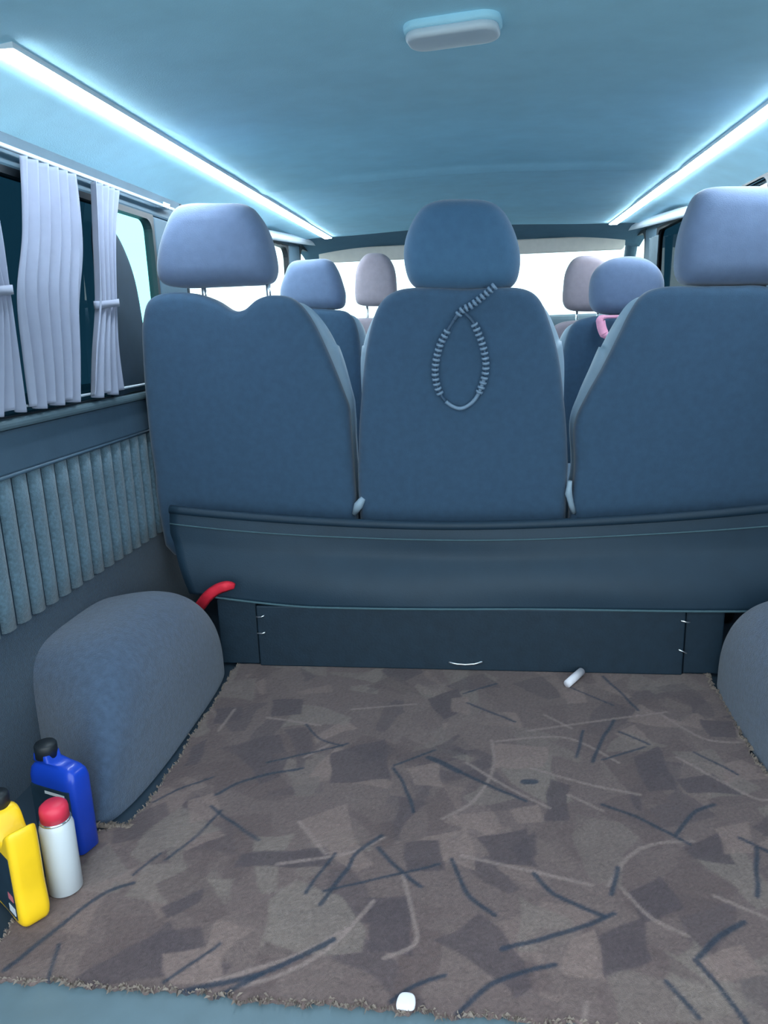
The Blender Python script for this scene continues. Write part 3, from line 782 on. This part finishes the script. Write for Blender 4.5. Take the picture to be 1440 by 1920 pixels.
curtain('greyish curtain strip at the right wall behind the rounded headrest', [(1.14, 3.36, 3.50), (1.0, 3.38, 3.48), (0.9, 3.39, 3.47), (0.75, 3.36, 3.49)], x=0.782, folds=3, amp=0.008, s=1)

def rail(s, z, y0, y1, x, r, label, word):
    t = thing('curtain_rail', (s*x, (y0+y1)/2, z), label, 'curtain rail', 'curtain rails')
    tube('rod', [(s*x, y, z) for y in np.linspace(y0, y1, 8)], r, 'light_trim', t, 10)
    for yb in (y0+0.02, y1-0.06):
        xs_ = sorted((s*(x-0.007), s*WX))
        box('bracket', xs_[0], xs_[1], yb-0.02, yb+0.02, z-0.006, z+0.009, 'chrome', t, bev=0.002)
rail(-1, 1.140, 0.80, 2.10, 0.782, 0.0045, 'white upper curtain rail along the top of the left window', 'left')
rail(1, 1.140, 0.80, 2.10, 0.782, 0.0045, 'white upper curtain rail along the top of the right window', 'right')
rail(-1, 0.690, 0.80, 1.97, 0.790, 0.0030, 'thin shiny lower curtain rail on the left window sill', 'left')

# dark rounded solid added for the headrest reflected in the left window
refl_outline = [(1.69, 0.68), (1.69, 0.80), (1.69, 0.95), (1.70, 1.045), (1.74, 1.062), (1.79, 1.045), (1.835, 1.0), (1.868, 0.94), (1.885, 0.85), (1.89, 0.75), (1.885, 0.68), (1.79, 0.676)]
o = pillow('headrest_reflection', refl_outline, 0.0, 0.017, 'reflection_dark', None, r=0.007, b0=0.0, b1=0.001, fn=lambda u, w_, v: (-WX-0.008+w_, u-0.035, v))
tag(o, 'dark rounded shape added for a headrest reflected in the left window, between the tied curtain and the seat', 'reflection shape')

# ------------------------------------------------------------------ bottles
def frame(cx, cy, ang):
    ca, sa = math.cos(ang), math.sin(ang)
    return lambda u, v, z: (cx + u*ca - v*sa, cy + u*sa + v*ca, z)
ANG = math.radians(145)                          # long axis of the flat bottles: away from the camera to the left
def corner_center(px, L, W_, ANG=ANG):
    """centre of a flat bottle whose near right corner stands at the pixel"""
    q = atZ(px[0], px[1], 0.0); ca, sa = math.cos(ANG), math.sin(ANG)
    # the visible spine runs from the near corner along the short axis
    return q[0] + ca*L/2 + sa*W_/2, q[1] + sa*L/2 - ca*W_/2
# blue bottle
L, W_ = 0.096, 0.046
ANGB = math.radians(163)
cx, cy = corner_center((153, 1612), L, W_, ANGB)
bt = thing('oil_bottle', (cx, cy, 0), 'blue plastic oil bottle with dark label and black cap by the wheel arch', 'bottle', 'bottles by the left wall')
f = frame(cx, cy, ANGB)
loft('body', [(0.001, L/2-0.004, W_/2-0.004, 0), (0.004, L/2, W_/2, 0), (0.130, L/2, W_/2, 0), (0.142, L/2-0.002, W_/2-0.003, 0), (0.149, L/2-0.008, W_/2-0.007, 0), (0.153, L/2-0.020, W_/2-0.010, 0.004), (0.155, 0.018, 0.0155, 0.022), (0.166, 0.0155, 0.0150, 0.022)], 'blue_plastic', bt, f, e=5)
loft('cap', [(0.158, 0.0175, 0.0175, 0.022), (0.178, 0.0175, 0.0175, 0.022), (0.181, 0.0155, 0.0155, 0.022)], 'black_plastic', bt, f, n=24, e=2)
def plate(name, f, u0, u1, z0, z1, v0, v1, m, parent):
    P = [(u0, z0), (u1, z0), (u1, z1), (u0, z1)]
    V = [f(u, v0, z) for u, z in P] + [f(u, v1, z) for u, z in P]
    return link(name, V, [(0, 1, 2, 3), (4, 5, 6, 7), (0, 1, 5, 4), (1, 2, 6, 5), (2, 3, 7, 6), (3, 0, 4, 7)], m, parent, smooth=False)
lb = plate('label', f, -L/2+0.008, L/2-0.008, 0.014, 0.118, W_/2-0.002, W_/2+0.0008, 'label_dark', bt)
for z0, u0, u1 in ((0.107, -0.032, 0.010), (0.064, -0.036, -0.022), (0.052, -0.038, -0.016), (0.034, -0.037, -0.026)):
    plate('label_print', f, u0, u1, z0, z0+0.005, W_/2+0.0006, W_/2+0.0012, 'label_white', lb)
# spray can
q = atZ(121, 1676, 0.0); cx, cy = q[0]-0.004, q[1]+0.012
sp = thing('spray_can', (cx, cy, 0), 'white spray can with red cap between the blue and yellow bottles', 'spray can')
f = frame(cx, cy, 0)
loft('body', [(0.001, 0.022, 0.022, 0), (0.003, 0.0245, 0.0245, 0), (0.110, 0.0245, 0.0245, 0), (0.117, 0.022, 0.022, 0), (0.120, 0.0205, 0.0205, 0)], 'white_paint', sp, f, e=2)
loft('rim', [(0.1185, 0.0215, 0.0215, 0), (0.1205, 0.0225, 0.0225, 0), (0.1225, 0.0215, 0.0215, 0)], 'chrome', sp, f, e=2)
loft('cap', [(0.122, 0.0205, 0.0205, 0), (0.138, 0.0205, 0.0205, 0), (0.143, 0.0195, 0.0195, 0), (0.148, 0.014, 0.014, 0)], 'red_cap', sp, f, e=2)
# yellow bottle
L, W_ = 0.100, 0.042
cx, cy = corner_center((44, 1748), L, W_)
yb_ = thing('oil_bottle', (cx, cy, 0), 'yellow plastic oil bottle with dark label at the lower left picture edge', 'bottle', 'bottles by the left wall')
f = frame(cx, cy, ANG)
# silhouette with a dip between the tall spine and the neck, pulled through the bottle's thickness
sil = [(-L/2, 0.004), (0.0, 0.001), (L/2, 0.004), (L/2, 0.06), (L/2, 0.120), (L/2-0.012, 0.148), (0.022, 0.160), (0.008, 0.156), (-0.004, 0.136), (-0.016, 0.126), (-0.026, 0.128), (-0.034, 0.140), (-0.042, 0.152), (-0.049, 0.150), (-L/2-0.001, 0.12), (-L/2, 0.06)]
pillow('body', sil, -W_/2, W_/2, 'yellow_plastic', yb_, r=0.010, b0=0, b1=0, n=96, fn=lambda u, w_, v: f(u, w_, max(0.0008, v)))
loft('cap', [(0.152, 0.0150, 0.0150, 0.026), (0.176, 0.0150, 0.0150, 0.026), (0.179, 0.0135, 0.0135, 0.026)], 'black_plastic', yb_, f, n=24, e=2)
lb = plate('label', f, -L/2+0.012, L/2-0.008, 0.012, 0.112, W_/2-0.002, W_/2+0.0008, 'label_dark', yb_)
plate('label_print', f, -0.034, -0.018, 0.040, 0.050, W_/2+0.0006, W_/2+0.0014, 'label_red', lb)
plate('label_print', f, -0.035, -0.015, 0.018, 0.030, W_/2+0.0006, W_/2+0.0014, 'label_white', lb)
